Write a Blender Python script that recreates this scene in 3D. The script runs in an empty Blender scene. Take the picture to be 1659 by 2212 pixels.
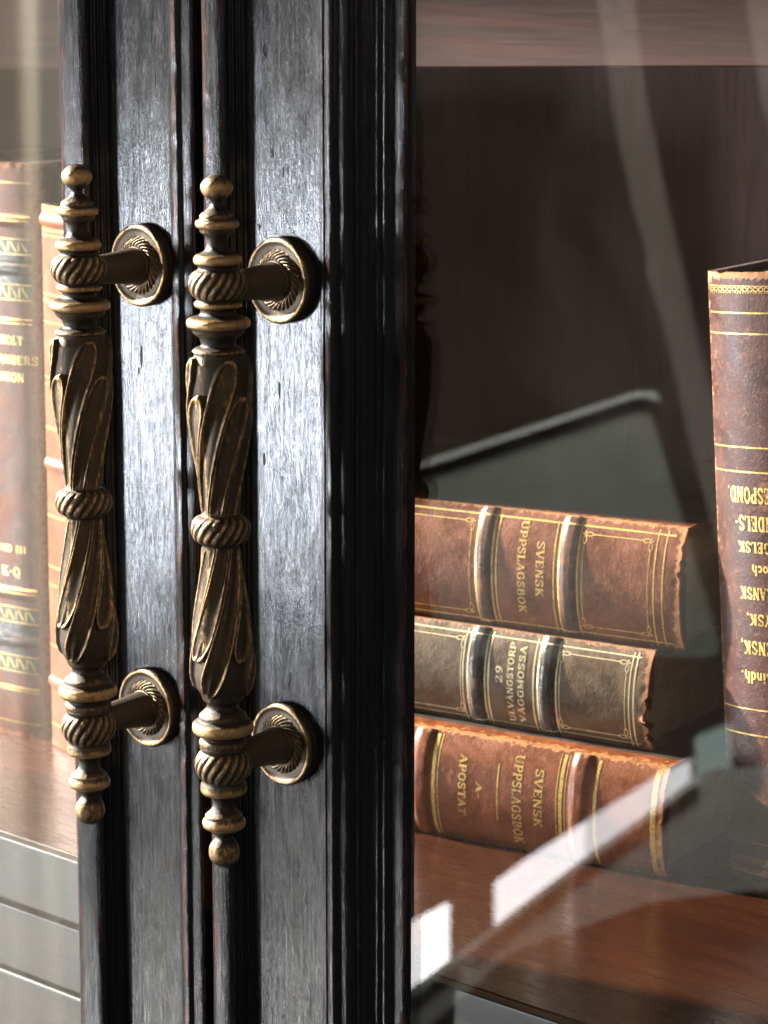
import bpy, bmesh, math, random
from mathutils import Vector, Matrix, noise as mnoise
random.seed(7)
S = bpy.context.scene
C = S.collection
R = math.radians
cm = 0.01

# ------------------------------------------------------------------ camera
PSI, PIT, FPX = R(46.7), R(11.2), 6000.0        # door plane recedes left; lens in 1659-wide pixels
W0, H0 = 1659.0, 2212.0
fw = Vector((-math.cos(PSI)*math.cos(PIT), math.sin(PSI)*math.cos(PIT), -math.sin(PIT)))
rt = Vector((math.sin(PSI), math.cos(PSI), 0))
up = rt.cross(fw)
def ray(px, py):
    return (fw*FPX + rt*(px-W0/2) - up*(py-H0/2)).normalized()
CAM = -ray(605, 1100)*1.05
def at(px, py, Y):                              # point on the upright plane y = Y (cm)
    d = ray(px, py); return CAM + d*((Y*cm-CAM.y)/d.y)
def atz(px, py, z):
    d = ray(px, py); return CAM + d*((z-CAM.z)/d.z)
def pix(p):
    v = Vector(p)-CAM; k = FPX/v.dot(fw)
    return (W0/2+v.dot(rt)*k, H0/2-v.dot(up)*k)
cd = bpy.data.cameras.new('camera'); cam = bpy.data.objects.new('camera', cd); C.objects.link(cam)
cam.matrix_world = Matrix((( rt.x, up.x, -fw.x, CAM.x), (rt.y, up.y, -fw.y, CAM.y), (rt.z, up.z, -fw.z, CAM.z), (0,0,0,1)))
cd.sensor_fit = 'HORIZONTAL'; cd.sensor_width = 24; cd.lens = 24*FPX/W0
cd.clip_start = 0.02; cd.clip_end = 60
cd.dof.use_dof = True; cd.dof.focus_distance = 1.07; cd.dof.aperture_fstop = 17
S.camera = cam

# ------------------------------------------------------------------ light
S.view_settings.view_transform = 'Standard'; S.view_settings.look = 'None'
S.view_settings.exposure = 0; S.view_settings.gamma = 1
wd = bpy.data.worlds.new('World'); S.world = wd; wd.use_nodes = True
wb = wd.node_tree.nodes['Background']; wb.inputs[0].default_value = (0.75, 0.85, 1, 1); wb.inputs[1].default_value = 0.06
GY = 1.5                                        # plane of the glass, cm
def vp(px, py, t):                              # where the thing mirrored in the glass at that pixel stands
    d = ray(px, py); p = CAM + d*(t/(d.x*-math.cos(PSI)+d.y*math.sin(PSI))); p.y = 2*GY*cm-p.y; return p
def area(name, loc, target, sx, sy, power, col):
    l = bpy.data.lights.new(name, 'AREA'); l.shape = 'RECTANGLE'; l.size = sx; l.size_y = sy
    l.energy = power; l.color = col
    o = bpy.data.objects.new(name, l); C.objects.link(o); o.location = loc
    o.rotation_euler = (Vector(target)-Vector(loc)).to_track_quat('-Z', 'Y').to_euler(); return o
area('window_light', vp(470, 830, 3.4), (0, 0, 0), 0.19, 0.46, 66, (0.84, 0.90, 1.0))
area('low_sheen_light', vp(640, 2200, 3.2), (0, 0, -.3), 0.08, 0.18, 7, (0.95, 0.93, 0.92))  # added lamp that makes the sheen low on the right door
area('sun_through_window', Vector((-.91, -.205, .38))*3.0, (0, 0, 0), 0.10, 0.12, 850, (1.0, 0.93, 0.84))
area('room_fill', Vector((.95, -1.2, .55))*1.4, (0.05, .12, -.1), .9, .9, 8, (1.0, 0.80, 0.58))
S.cycles.max_bounces = 8; S.cycles.transparent_max_bounces = 16
S.cycles.use_denoising = True; S.cycles.denoising_prefilter = 'ACCURATE'; S.cycles.adaptive_threshold = .006
S.cycles.sample_clamp_indirect = 4

# ------------------------------------------------------------------ node helper
class N:
    def __init__(s, name):
        s.m = bpy.data.materials.new(name); s.m.use_nodes = True; s.t = s.m.node_tree
        s.t.nodes.clear(); s.out = s.t.nodes.new('ShaderNodeOutputMaterial')
        s.co = s.t.nodes.new('ShaderNodeTexCoord').outputs['Object']
    def link(s, a, b):
        if isinstance(a, (int, float)):
            b.default_value = a
        elif isinstance(a, tuple):
            b.default_value = (a+(1,))[:len(b.default_value)] if len(a) == 3 else a
        else: s.t.links.new(a, b)
    def node(s, typ, ins={}, **kw):
        n = s.t.nodes.new(typ)
        for k, v in kw.items(): setattr(n, k, v)
        for k, v in ins.items(): s.link(v, n.inputs[k])
        return n
    def map(s, sc, loc=(0,0,0), rot=(0,0,0)):
        return s.node('ShaderNodeMapping', {'Vector': s.co, 'Scale': sc, 'Location': loc, 'Rotation': rot}).outputs[0]
    def noise(s, sc, detail=4, rough=.55, dist=0, loc=(0,0,0)):
        return s.node('ShaderNodeTexNoise', {'Vector': s.map(sc, loc), 'Scale': 1.0, 'Detail': detail, 'Roughness': rough, 'Distortion': dist}).outputs['Fac']
    def vor(s, sc, feature='F1', loc=(0,0,0)):
        return s.node('ShaderNodeTexVoronoi', {'Vector': s.map(sc, loc), 'Scale': 1.0}, feature=feature).outputs['Distance']
    def math(s, op, a, b=0.0, c=0.0):
        n = s.t.nodes.new('ShaderNodeMath'); n.operation = op
        for i, v in enumerate((a, b, c)): s.link(v, n.inputs[i])
        return n.outputs[0]
    def ramp(s, f, a, b, lo=0., hi=1.):
        return s.node('ShaderNodeMapRange', {'Value': f, 'From Min': a, 'From Max': b, 'To Min': lo, 'To Max': hi}, interpolation_type='SMOOTHSTEP').outputs[0]
    def mix(s, f, a, b, blend='MIX'):
        n = s.t.nodes.new('ShaderNodeMix'); n.data_type = 'RGBA'; n.blend_type = blend
        s.link(f, n.inputs[0]); s.link(a, n.inputs[6]); s.link(b, n.inputs[7]); return n.outputs[2]
    def attr(s, name): return s.node('ShaderNodeAttribute', attribute_name=name).outputs['Fac']
    def bump(s, h, strength=.5, dist=.001, nrm=None):
        ins = {'Height': h, 'Strength': strength, 'Distance': dist}
        if nrm is not None: ins['Normal'] = nrm
        return s.node('ShaderNodeBump', ins).outputs[0]
    def bsdf(s, col, rough=.5, metal=0., nrm=None, **kw):
        ins = {'Base Color': col, 'Roughness': rough, 'Metallic': metal}
        if nrm is not None: ins['Normal'] = nrm
        for k, v in kw.items(): ins[k.replace('_', ' ')] = v
        p = s.node('ShaderNodeBsdfPrincipled', ins)
        s.t.links.new(p.outputs[0], s.out.inputs[0]); return s.m

# ------------------------------------------------------------------ materials
def mat_black_wood():
    n = N('black_lacquered_wood')
    g1 = n.noise((620, 620, 26), 5, .6, .4); g2 = n.noise((2300, 2300, 55), 3, .6)
    g3 = n.noise((150, 150, 22), 3, .5); g4 = n.noise((1700, 1700, 420), 3, .6)
    h = n.math('ADD', n.math('MULTIPLY', g1, .75), n.math('MULTIPLY', g2, .42))
    h = n.math('ADD', h, n.math('MULTIPLY', g3, .8)); h = n.math('ADD', h, n.math('MULTIPLY', g4, .20))
    cr = n.vor((420, 420, 14)); h = n.math('ADD', h, n.math('MULTIPLY', n.ramp(cr, 0, .12), .22))
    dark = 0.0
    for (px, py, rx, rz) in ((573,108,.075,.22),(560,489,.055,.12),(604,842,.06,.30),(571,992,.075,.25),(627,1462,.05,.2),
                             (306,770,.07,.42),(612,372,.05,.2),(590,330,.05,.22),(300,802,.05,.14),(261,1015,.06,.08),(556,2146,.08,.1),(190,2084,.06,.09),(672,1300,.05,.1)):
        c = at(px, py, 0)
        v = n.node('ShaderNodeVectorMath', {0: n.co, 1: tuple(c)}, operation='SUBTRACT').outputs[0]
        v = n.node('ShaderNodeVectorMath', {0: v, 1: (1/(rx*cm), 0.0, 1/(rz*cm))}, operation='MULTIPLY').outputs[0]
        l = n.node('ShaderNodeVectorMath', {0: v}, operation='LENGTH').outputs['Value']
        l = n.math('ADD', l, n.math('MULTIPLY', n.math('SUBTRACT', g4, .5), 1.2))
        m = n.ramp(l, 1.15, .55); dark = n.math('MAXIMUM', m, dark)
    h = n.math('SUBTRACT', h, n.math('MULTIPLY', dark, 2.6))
    w = n.attr('wear'); wn = n.noise((500, 500, 60), 5, .7)
    wear = n.math('MULTIPLY', w, n.ramp(wn, .45, .62))
    col = n.mix(n.ramp(g3, .35, .7), (.007,.009,.012), (.013,.014,.017))
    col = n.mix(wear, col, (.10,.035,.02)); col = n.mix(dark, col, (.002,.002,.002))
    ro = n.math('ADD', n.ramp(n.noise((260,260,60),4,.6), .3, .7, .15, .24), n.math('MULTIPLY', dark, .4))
    return n.bsdf(col, ro, 0., n.bump(h, 1.0, .00040), Specular_IOR_Level=.55)
def mat_bronze():
    n = N('antique_bronze')
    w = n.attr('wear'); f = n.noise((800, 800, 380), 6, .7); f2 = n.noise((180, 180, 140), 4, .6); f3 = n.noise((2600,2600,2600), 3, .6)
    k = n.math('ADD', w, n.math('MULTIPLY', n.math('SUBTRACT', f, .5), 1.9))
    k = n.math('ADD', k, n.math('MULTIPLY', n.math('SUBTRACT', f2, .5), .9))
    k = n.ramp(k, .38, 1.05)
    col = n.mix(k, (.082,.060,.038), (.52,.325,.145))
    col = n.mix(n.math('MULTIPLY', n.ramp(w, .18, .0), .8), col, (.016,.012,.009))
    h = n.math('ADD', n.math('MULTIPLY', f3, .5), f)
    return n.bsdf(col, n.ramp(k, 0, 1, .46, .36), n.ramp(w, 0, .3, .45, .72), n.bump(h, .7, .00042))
def mat_leather(name, c1, c2, tan, rough=.40, crack=.5):
    n = N(name)
    a = n.noise((70, 70, 70), 6, .62, .6); b = n.noise((420, 420, 420), 5, .6); c = n.noise((1600,1600,1600), 3, .6)
    col = n.mix(n.ramp(a, .32, .68), c1, c2)
    col = n.mix(n.math('MULTIPLY', n.ramp(b, .52, .75), .35), col, tan)
    sc = n.ramp(n.node('ShaderNodeTexNoise', {'Vector': n.map((90, 160, 30), (3,1,2), (.3,.2,.5)), 'Scale': 1.0, 'Detail': 9.0, 'Roughness': .75}).outputs['Fac'], .60, .66)
    col = n.mix(n.math('MULTIPLY', sc, .35), col, tan)
    w = n.attr('wear'); wm = n.ramp(n.math('ADD', w, n.math('MULTIPLY', n.math('SUBTRACT', b, .5), 1.6)), .45, .8)
    col = n.mix(wm, col, tan)
    pits = n.vor((900, 900, 900))
    h = n.math('ADD', n.math('MULTIPLY', b, .9), n.math('ADD', n.math('MULTIPLY', c, .4), n.math('MULTIPLY', pits, crack)))
    h = n.math('SUBTRACT', h, n.math('MULTIPLY', wm, .5))
    return n.bsdf(col, n.math('ADD', n.ramp(a, .3, .7, rough-.06, rough+.1), n.math('MULTIPLY', wm, .3)), 0., n.bump(h, .38, .00032), Specular_IOR_Level=.36)
def mat_gold(name, col, worn=.45):
    n = N(name)
    f = n.noise((1300,1300,1300), 4, .7); g = n.noise((160,160,160), 3, .6)
    k = n.ramp(n.math('ADD', f, n.math('MULTIPLY', g, .6)), worn+.2, worn+.42)
    c = n.mix(k, tuple(x*.35 for x in col), col)
    return n.bsdf(c, n.ramp(k, 0, 1, .5, .33), .45, n.bump(f, .25, .0002))
def mat_wood(name, c1, c2, sc, rough=.3, b=.2, coat=0., spec=.5):
    n = N(name)
    g = n.noise(sc, 6, .62, .8); f = n.noise(tuple(x*4 for x in sc), 4, .6); big = n.noise((9, 9, 9), 3, .5)
    col = n.mix(n.ramp(g, .3, .7), c1, c2); col = n.mix(n.math('MULTIPLY', n.ramp(f, .45, .7), .35), col, tuple(x*.45 for x in c1))
    col = n.mix(n.ramp(big, .35, .65, 0, .5), col, c1)
    return n.bsdf(col, n.ramp(f, .3, .7, rough-.04, rough+.08), 0., n.bump(n.math('ADD', g, f), b, .0003), Coat_Weight=coat, Coat_Roughness=.2, Specular_IOR_Level=spec)
def mat_paper():
    n = N('page_edges'); g = n.noise((20, 20, 5200), 3, .7); d = n.noise((60,60,60), 4, .6)
    col = n.mix(n.ramp(g, .3, .7), (.20,.17,.12), (.42,.37,.28)); col = n.mix(n.ramp(d,.4,.7,0,.6), col, (.14,.11,.08))
    return n.bsdf(col, .8, 0., n.bump(g, .6, .0003))
def mat_glass():
    n = N('window_glass')
    lw = n.node('ShaderNodeLayerWeight', {'Blend': .5}).outputs['Facing']
    f = n.math('ADD', n.math('MULTIPLY', n.math('POWER', lw, 5), .96), .045)
    gl = n.node('ShaderNodeBsdfGlossy', {'Color': (1,1,1), 'Roughness': .0})
    du = n.ramp(n.noise((14, 14, 9), 5, .65, .5), .42, .75, .0005, .005)
    du = n.math('ADD', du, n.math('MULTIPLY', n.ramp(n.vor((330, 330, 330)), .075, .03), .025))
    tr = n.node('ShaderNodeBsdfTransparent', {'Color': (.985,.99,.985)})
    mx = n.t.nodes.new('ShaderNodeMixShader'); n.link(f, mx.inputs[0]); n.link(tr.outputs[0], mx.inputs[1]); n.link(gl.outputs[0], mx.inputs[2])
    d = n.node('ShaderNodeBsdfDiffuse', {'Color': (.8,.78,.74)}); m2 = n.t.nodes.new('ShaderNodeMixShader')
    n.link(du, m2.inputs[0]); n.link(mx.outputs[0], m2.inputs[1]); n.link(d.outputs[0], m2.inputs[2])
    n.link(m2.outputs[0], n.out.inputs[0]); return n.m
def mat_emit(name, col, st):
    n = N(name); e = n.node('ShaderNodeEmission', {'Color': col, 'Strength': st}); n.link(e.outputs[0], n.out.inputs[0]); return n.m
def mat_sheer():
    n = N('sheer_curtain'); g = n.noise((9, 9, 1.2), 4, .55, .4); w = n.noise((900,900,900), 2, .5)
    f = n.math('ADD', n.ramp(g, .34, .66, .30, .86), n.math('MULTIPLY', n.math('SUBTRACT', w, .5), .1))
    tr = n.node('ShaderNodeBsdfTransparent', {'Color': (.98,.95,.88)}); df = n.node('ShaderNodeBsdfDiffuse', {'Color': (.62,.56,.46)})
    mx = n.t.nodes.new('ShaderNodeMixShader'); n.link(f, mx.inputs[0]); n.link(tr.outputs[0], mx.inputs[1]); n.link(df.outputs[0], mx.inputs[2])
    n.link(mx.outputs[0], n.out.inputs[0]); return n.m
def mat_plain(name, col, rough=.6, sc=40):
    n = N(name); g = n.noise((sc,sc,sc), 4, .6)
    return n.bsdf(n.mix(g, tuple(x*.75 for x in col), tuple(min(1,x*1.2) for x in col)), rough, 0., n.bump(g, .2, .001))

BLACK, BRONZE, GLASS, PAPER = mat_black_wood(), mat_bronze(), mat_glass(), mat_paper()
L_RED = mat_leather('red_brown_leather', (.112,.029,.009), (.20,.055,.017), (.44,.19,.07), .38)
L_RED2 = mat_leather('warm_brown_leather', (.13,.033,.009), (.25,.068,.018), (.48,.21,.07), .38)
L_GREY = mat_leather('grey_brown_leather', (.060,.037,.018), (.125,.077,.038), (.30,.13,.06), .40)
L_DARK = mat_leather('dark_plum_leather', (.050,.017,.012), (.085,.030,.021), (.42,.20,.09), .40, .5)
L_RUST = mat_leather('rust_leather', (.075,.017,.004), (.15,.040,.009), (.24,.10,.045), .48)
L_TAN = mat_leather('orange_tan_leather', (.13,.032,.006), (.22,.060,.012), (.24,.10,.04), .5)
L_BAND = mat_leather('black_band_leather', (.016,.014,.013), (.035,.030,.026), (.12,.09,.06), .26)
L_CLOTH = mat_leather('dark_cover_cloth', (.022,.017,.014), (.036,.028,.023), (.07,.045,.035), .6)
L_BROWN = mat_leather('dark_brown_band_leather', (.055,.021,.013), (.10,.038,.022), (.30,.15,.08), .32)
L_LABEL = mat_leather('green_label_leather', (.02,.03,.015), (.04,.05,.025), (.16,.14,.07), .4)
GOLD = mat_gold('gold_tooling', (.95,.62,.18)); GOLD_PALE = mat_gold('pale_gold_tooling', (.85,.72,.42), .4)

# ------------------------------------------------------------------ mesh helpers
class MB:
    def __init__(s): s.v = []; s.f = []; s.w = []; s.mi = []
    def vert(s, p, w=0.): s.v.append(tuple(p)); s.w.append(w); return len(s.v)-1
    def face(s, idx, m=0): s.f.append(tuple(idx)); s.mi.append(m)
    def grid(s, fn, nu, nv, m=0, closed_v=False, flip=False):
        b = len(s.v)
        for i in range(nu+1):
            for j in range(nv if closed_v else nv+1):
                r = fn(i/nu, j/nv)
                if isinstance(r, tuple) and len(r) == 2: s.vert(r[0], r[1])
                else: s.vert(r)
        w = nv if closed_v else nv+1
        for i in range(nu):
            for j in range(nv):
                a, c = b+i*w+j, b+i*w+(j+1) % w; d, e = a+w, c+w
                s.face((a, d, e, c) if flip else (a, c, e, d), m)
    def box(s, a, b, m=0):
        x0,y0,z0 = a; x1,y1,z1 = b; i = len(s.v)
        for p in ((x0,y0,z0),(x1,y0,z0),(x1,y1,z0),(x0,y1,z0),(x0,y0,z1),(x1,y0,z1),(x1,y1,z1),(x0,y1,z1)): s.vert(p)
        for q in ((0,3,2,1),(4,5,6,7),(0,1,5,4),(1,2,6,5),(2,3,7,6),(3,0,4,7)): s.face([i+k for k in q], m)
    def build(s, name, mats, parent=None, smooth=True, scale=cm, bevel=0):
        me = bpy.data.meshes.new(name)
        me.from_pydata([tuple(c*scale for c in p) for p in s.v], [], s.f)
        for m in (mats if isinstance(mats, (list, tuple)) else [mats]): me.materials.append(m)
        a = me.attributes.new('wear', 'FLOAT', 'POINT'); a.data.foreach_set('value', s.w)
        me.polygons.foreach_set('material_index', s.mi); me.polygons.foreach_set('use_smooth', [smooth]*len(s.f))
        me.update()
        o = bpy.data.objects.new(name, me); C.objects.link(o)
        if parent: o.parent = parent
        if bevel:
            b = o.modifiers.new('bevel', 'BEVEL'); b.width = bevel*cm; b.segments = 3; b.limit_method = 'ANGLE'
        return o
def tag(o, label, cat, group=None):
    o['label'] = label; o['category'] = cat
    if group: o['group'] = group
    return o
def empty(name, label, cat, loc=(0,0,0), group=None):
    o = bpy.data.objects.new(name, None); C.objects.link(o); o.location = loc; o.empty_display_size = .02
    return tag(o, label, cat, group)
def prism(name, poly, t, depth, m, parent=None, bevel=.0):
    """outline at distance t from the eye in the mirrored room, given real thickness"""
    mb = MB(); f = [vp(x, y, t) for x, y in poly]
    d = (vp(poly[0][0], poly[0][1], t+1)-f[0]).normalized()*depth
    n = len(poly)
    for p in f: mb.vert(p)
    for p in f: mb.vert(p+d)
    mb.face(range(n)); mb.face([n+i for i in range(n)][::-1])
    for i in range(n): mb.face((i, (i+1) % n, n+(i+1) % n, n+i)[::-1])
    o = mb.build(name, m, parent, False, 1.0)
    if bevel:
        b = o.modifiers.new('bevel', 'BEVEL'); b.width = bevel; b.segments = 4; b.limit_method = 'ANGLE'
    return o

# ------------------------------------------------------------------ cabinet
ZT, ZB = 40, -48
SHZ = at(923, 2100, 3.2).z                       # top of the shelf
cab = empty('display_cabinet', 'tall black wooden cabinet with two glass doors and reddish brown shelves inside', 'cabinet', (0, 0, -.5))
cab_off = Vector((0, 0, .5))
def sub(o): o.location = cab_off; return o
def stile_profile(pts):
    out = []
    for px, Y, w in pts:
        p = at(px, 1106, Y); out.append((p.x/cm, Y, w))
    return out
LEFT = [(150,-.45,0),(150.5,-.75,.3),(152,-.93,.9),(156,-1.02,.5),(163,-1.05,0),(178,-1.015,0),(190,-.97,0),(198,-.92,.4),(205,-.83,.2),(212,-.7,0),(216,-.52,0),(219,-.46,0),(222,-.48,0),(226,-.46,.2),(229,-.36,0),(233,-.2,0),(236,-.22,.1),(240,-.19,0),(243,-.06,0),(247,0,0),
        (378,0,0),(379.5,-.10,0),(382,-.19,.2),(386,-.24,.8),(391,-.25,.5),(396,-.22,0),(400,-.14,0),(404,-.10,0),(420,-.09,0),(426,-.06,.5),(430,0,.9),(432,.08,.3),(436,.3,0),(480,1.6,0)]
RIGHT = [(449,.6,0),(449,-.5,.1),(449.5,-.8,.6),(452,-.92,1),(457,-.955,.4),(468,-.945,0),(480,-.90,0),(488,-.84,.2),(495,-.75,.5),(502,-.60,0),(506,-.46,0),(510,-.43,0),(514,-.44,.2),(517,-.36,0),(520,-.2,0),(524,-.18,0),(528,-.19,.2),(531,-.12,0),(535,-.02,0),(539,0,0),
         (695,0,0),(697,-.05,0),(700,-.07,.3),(702,-.05,0),(704,.0,0),(706,-.08,0),(709,-.14,.2),(714,-.16,.3),(719,-.12,.2),(723,-.02,0),(728,.06,0),(742,.10,0),(752,.18,0),(757,.30,0),(762,.42,0),(768,.42,.1),(772,.40,.4),(776,.50,0),(786,.72,0),(804,.86,0),(810,.92,0),(813,.86,.1),(817,.88,.1),(820,.98,0),(826,1.02,0),(829,.96,.1),(833,.99,0),(838,1.12,0),(850,1.22,0),(860,1.24,.0),(870,1.26,.3),(876,1.30,1.),(879,1.36,.8),(881,1.42,0),(895,1.62,0)]
def stile(name, pts, back):
    prof = stile_profile(pts)
    # refine: arc-length subdivision of the long flats
    P = []
    for a, b in zip(prof, prof[1:]):
        k = max(1, int(math.hypot(a[0]-b[0], a[1]-b[1])/.12))
        for i in range(k): P.append(tuple(a[j]+(b[j]-a[j])*i/k for j in range(3)))
    P.append(prof[-1])
    P = [(prof[0][0], back, 0)] + P + [(prof[-1][0], back, 0)]
    mb = MB(); nz = 360; zs = [ZB+(ZT-ZB)*i/nz for i in range(nz+1)]
    def fn(u, v):
        x, y, w = P[round(v*(len(P)-1))]; z = zs[round(u*nz)]
        q = Vector((x*.9, y*.9, z*.22))
        dy = mnoise.noise(q*1.1)*.02 + mnoise.noise(q*3.3+Vector((5,1,2)))*.008
        if w > .25:
            dn = mnoise.noise(Vector((x*.3, 3.1, z*1.9))); dy += max(0, dn-.28)*.16*w
        return (Vector((x + mnoise.noise(Vector((x, 9, z*.16)))*.012, y+dy, z)), w)
    mb.grid(fn, nz, len(P)-1, flip=False)
    return mb.build(name, BLACK, cab)
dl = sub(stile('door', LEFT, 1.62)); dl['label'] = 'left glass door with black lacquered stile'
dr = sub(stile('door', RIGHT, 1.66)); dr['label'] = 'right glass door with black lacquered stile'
def pane(door, x0, x1):
    mb = MB(); mb.box((x0, GY-.02, ZB), (x1, GY+.26, ZT)); o = mb.build('glass_pane', GLASS, door, False); return o
xl = at(150, 1106, -.45).x/cm; xr = at(895, 1106, 1.62).x/cm
pane(dl, xl-45, xl+.4); pane(dr, xr-.3, xr+45)

# ---- pull handles
HY = -3.4
HZ = lambda py: at(475, py, HY).z/cm
PXC = FPX/((at(475,1106,HY)-CAM).dot(fw))*cm     # pixels per cm at the right handle
prof_px = [(376,0),(378,10),(383,20),(390,28),(398,33),(406,35),(414,33),(422,28),(430,20),(436,13),(440,12),(447,16),(452,21),(461,33),(465,37),(468,38),(470,36),(474,38),(477,45),(481,47),(486,47.5),(491,45),(494,39),(497,37),(500,38),(503,36),(508,28),(514,24),(521,22.5),(531,22),(541,27),(547,36),(551,46),(555,50),(559,52),(565,52),(570,50),(574,43),(579,41),(582,42),(584,46),(590,54),(600,60),(615,63),(630,60),(640,54),(646,47),(648,44),(650,48),(653,51),(657,52.5),(662,51),(666,42),(669,38),(675,37),(681,41),(685,56),(688,64),(692,68),(699,69.5),(705,68),(709,60),(712,57),(719,55),(724,49),(730,41),(739,38),(747,37),(749,42),(751,50),(756,56),(765,62),(787,69),(830,72),(872,71),(904,68),(947,62),(989,56),(1032,50),(1074,44),(1108,40),(1111,40),(1113,44),(1116,52),(1123,60),(1133,63.5),(1143,64.5),(1154,63),(1163,59),(1170,50),(1173,42),(1176,40),(1200,43),(1260,50),(1331,60),(1380,67),(1421,71.5),(1457,71),(1482,66),(1498,56),(1507,46),(1513,37),(1520,34),(1527,36),(1534,44),(1541,52),(1545,54),(1548,52),(1552,54),(1555,62),(1560,67),(1569,68.5),(1577,67),(1582,60),(1586,48),(1589,45),(1592,50),(1598,54),(1603,54),(1606,51),(1609,51),(1612,53),(1616,50),(1619,46),(1622,52),(1630,58),(1640,62),(1650,63),(1662,60),(1674,54),(1680,48),(1683,46),(1686,48),(1691,51),(1697,52),(1705,51),(1710,47),(1714,33),(1720,26),(1729,23),(1738,24),(1746,29),(1752,36),(1757,42),(1759,42),(1761,40),(1764,43),(1768,47.5),(1775,49),(1781,47),(1785,42),(1789,34),(1794,28),(1799,20),(1803,17),(1807,19),(1812,25),(1820,31),(1830,34.5),(1840,35),(1850,32),(1859,25),(1866,14),(1869,0)]
def smooth01(x): x = max(0, min(1, x)); return x*x*(3-2*x)
def leaf(phi, t):
    """relief (cm) and polish of the twisted leaf carving; t 0 at the swollen end, 1 at the waist"""
    p = phi-R(30)+R(88)*t
    A = (p+math.pi/4) % (math.pi/2)-math.pi/4
    B = p % (math.pi/2)-math.pi/4
    h = -.15; wr = .08
    cands = []
    for D, tip, w0 in ((B, .27, R(24)), (A, .045, R(23))):
        if t > tip:
            k = (t-tip)/.17; w = w0*(math.sqrt(1-(1-min(1,k))**2)) * (1-.12*t)
            d = (w-abs(D))*(1.0)
            dt = (t-tip)*2.4
            d = min(d, dt)
            cands.append((d, w, D))
    for d, w, D in cands:
        if d > 0:
            s = min(1, d/max(w, .05))
            hh = -.025-.055*math.sin(min(1, s*1.6)*math.pi*.5)+.035*math.sin(math.pi*min(1,s))*math.copysign(1, D)
            rr = math.exp(-((d-.045)/.042)**2)
            h = hh+.085*rr; wr = .27+.55*rr
        elif d > -.06:
            h = max(h, -.15+.14*(1+d/.06)**1.5)
    h += .007*math.sin(p*14)*smooth01((t-.3)*3)*smooth01((1-t)*8)
    return h, min(1, wr)
def interp(tab, x):
    for (a, ra), (b, rb) in zip(tab, tab[1:]):
        if x <= b: 
            return ra+(rb-ra)*(x-a)/(b-a) if b > a else rb
    return tab[-1][1]
def make_bar(door, axis_px, label):
    mb = MB()
    rows = []
    for (a, ra), (b, rb) in zip(prof_px, prof_px[1:]):
        L = math.hypot(a-b, ra-rb)
        k = max(1, int(L/3.2))
        for i in range(k): rows.append((a+(b-a)*i/k, ra+(rb-ra)*i/k))
    rows.append(prof_px[-1])
    # soften the polyline
    for _ in range(1):
        rows = [rows[0]]+[(rows[i][0], rows[i][1]*.6+(rows[i-1][1]+rows[i+1][1])*.2) for i in range(1, len(rows)-1)]+[rows[-1]]
    ax = at(axis_px, 1106, HY).x/cm
    nth = 256
    tw = [(584, 646, .10), (1620, 1682, .10), (1112, 1172, .09)]
    th0 = math.atan2(-fw.y, -fw.x)           # direction that faces the viewer
    for i, (py, r) in enumerate(rows):
        z = HZ(py); r0 = r/PXC
        slope = (rows[min(i+1, len(rows)-1)][1]-rows[max(i-1, 0)][1])
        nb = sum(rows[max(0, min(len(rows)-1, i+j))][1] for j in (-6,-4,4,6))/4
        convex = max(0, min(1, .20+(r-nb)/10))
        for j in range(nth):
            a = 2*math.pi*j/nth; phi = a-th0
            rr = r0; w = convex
            phi = (phi+math.pi) % (2*math.pi)-math.pi
            sd = phi+R(37); side = abs(sd)
            if 750 < py < 1110 or 1176 < py < 1512: rr *= 1-.035*math.sin(min(side, math.pi/2)*2)+.012
            else: rr *= 1-.014*math.sin(min(side, math.pi/2)*2)
            if sd < 0: phi = R(-37)-side      # parting line of the casting
            if 760 < py < 1110 or 1178 < py < 1508:
                if py < 1140: t = (py-752)/360; h, w = leaf(phi, t)
                else: t = (1512-py)/338; h, w = leaf(-phi, t)
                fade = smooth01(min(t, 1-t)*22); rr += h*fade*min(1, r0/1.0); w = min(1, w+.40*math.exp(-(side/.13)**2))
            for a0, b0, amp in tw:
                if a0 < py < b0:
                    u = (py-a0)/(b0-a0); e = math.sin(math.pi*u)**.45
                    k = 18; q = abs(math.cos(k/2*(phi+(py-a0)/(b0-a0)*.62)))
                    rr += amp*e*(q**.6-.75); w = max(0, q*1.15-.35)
            rr += mnoise.noise(Vector((math.cos(a)*1.5, math.sin(a)*1.5, z*1.4)))*.008*min(1, r0*2)
            mb.vert((ax+math.cos(a)*rr, HY+math.sin(a)*rr, z), w)
    for i in range(len(rows)-1):
        for j in range(nth):
            k = (j+1) % nth
            mb.face((i*nth+j, (i+1)*nth+j, (i+1)*nth+k, i*nth+k))
    o = mb.build('pull_bar', BRONZE, door); o['label'] = label
    return ax
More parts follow.
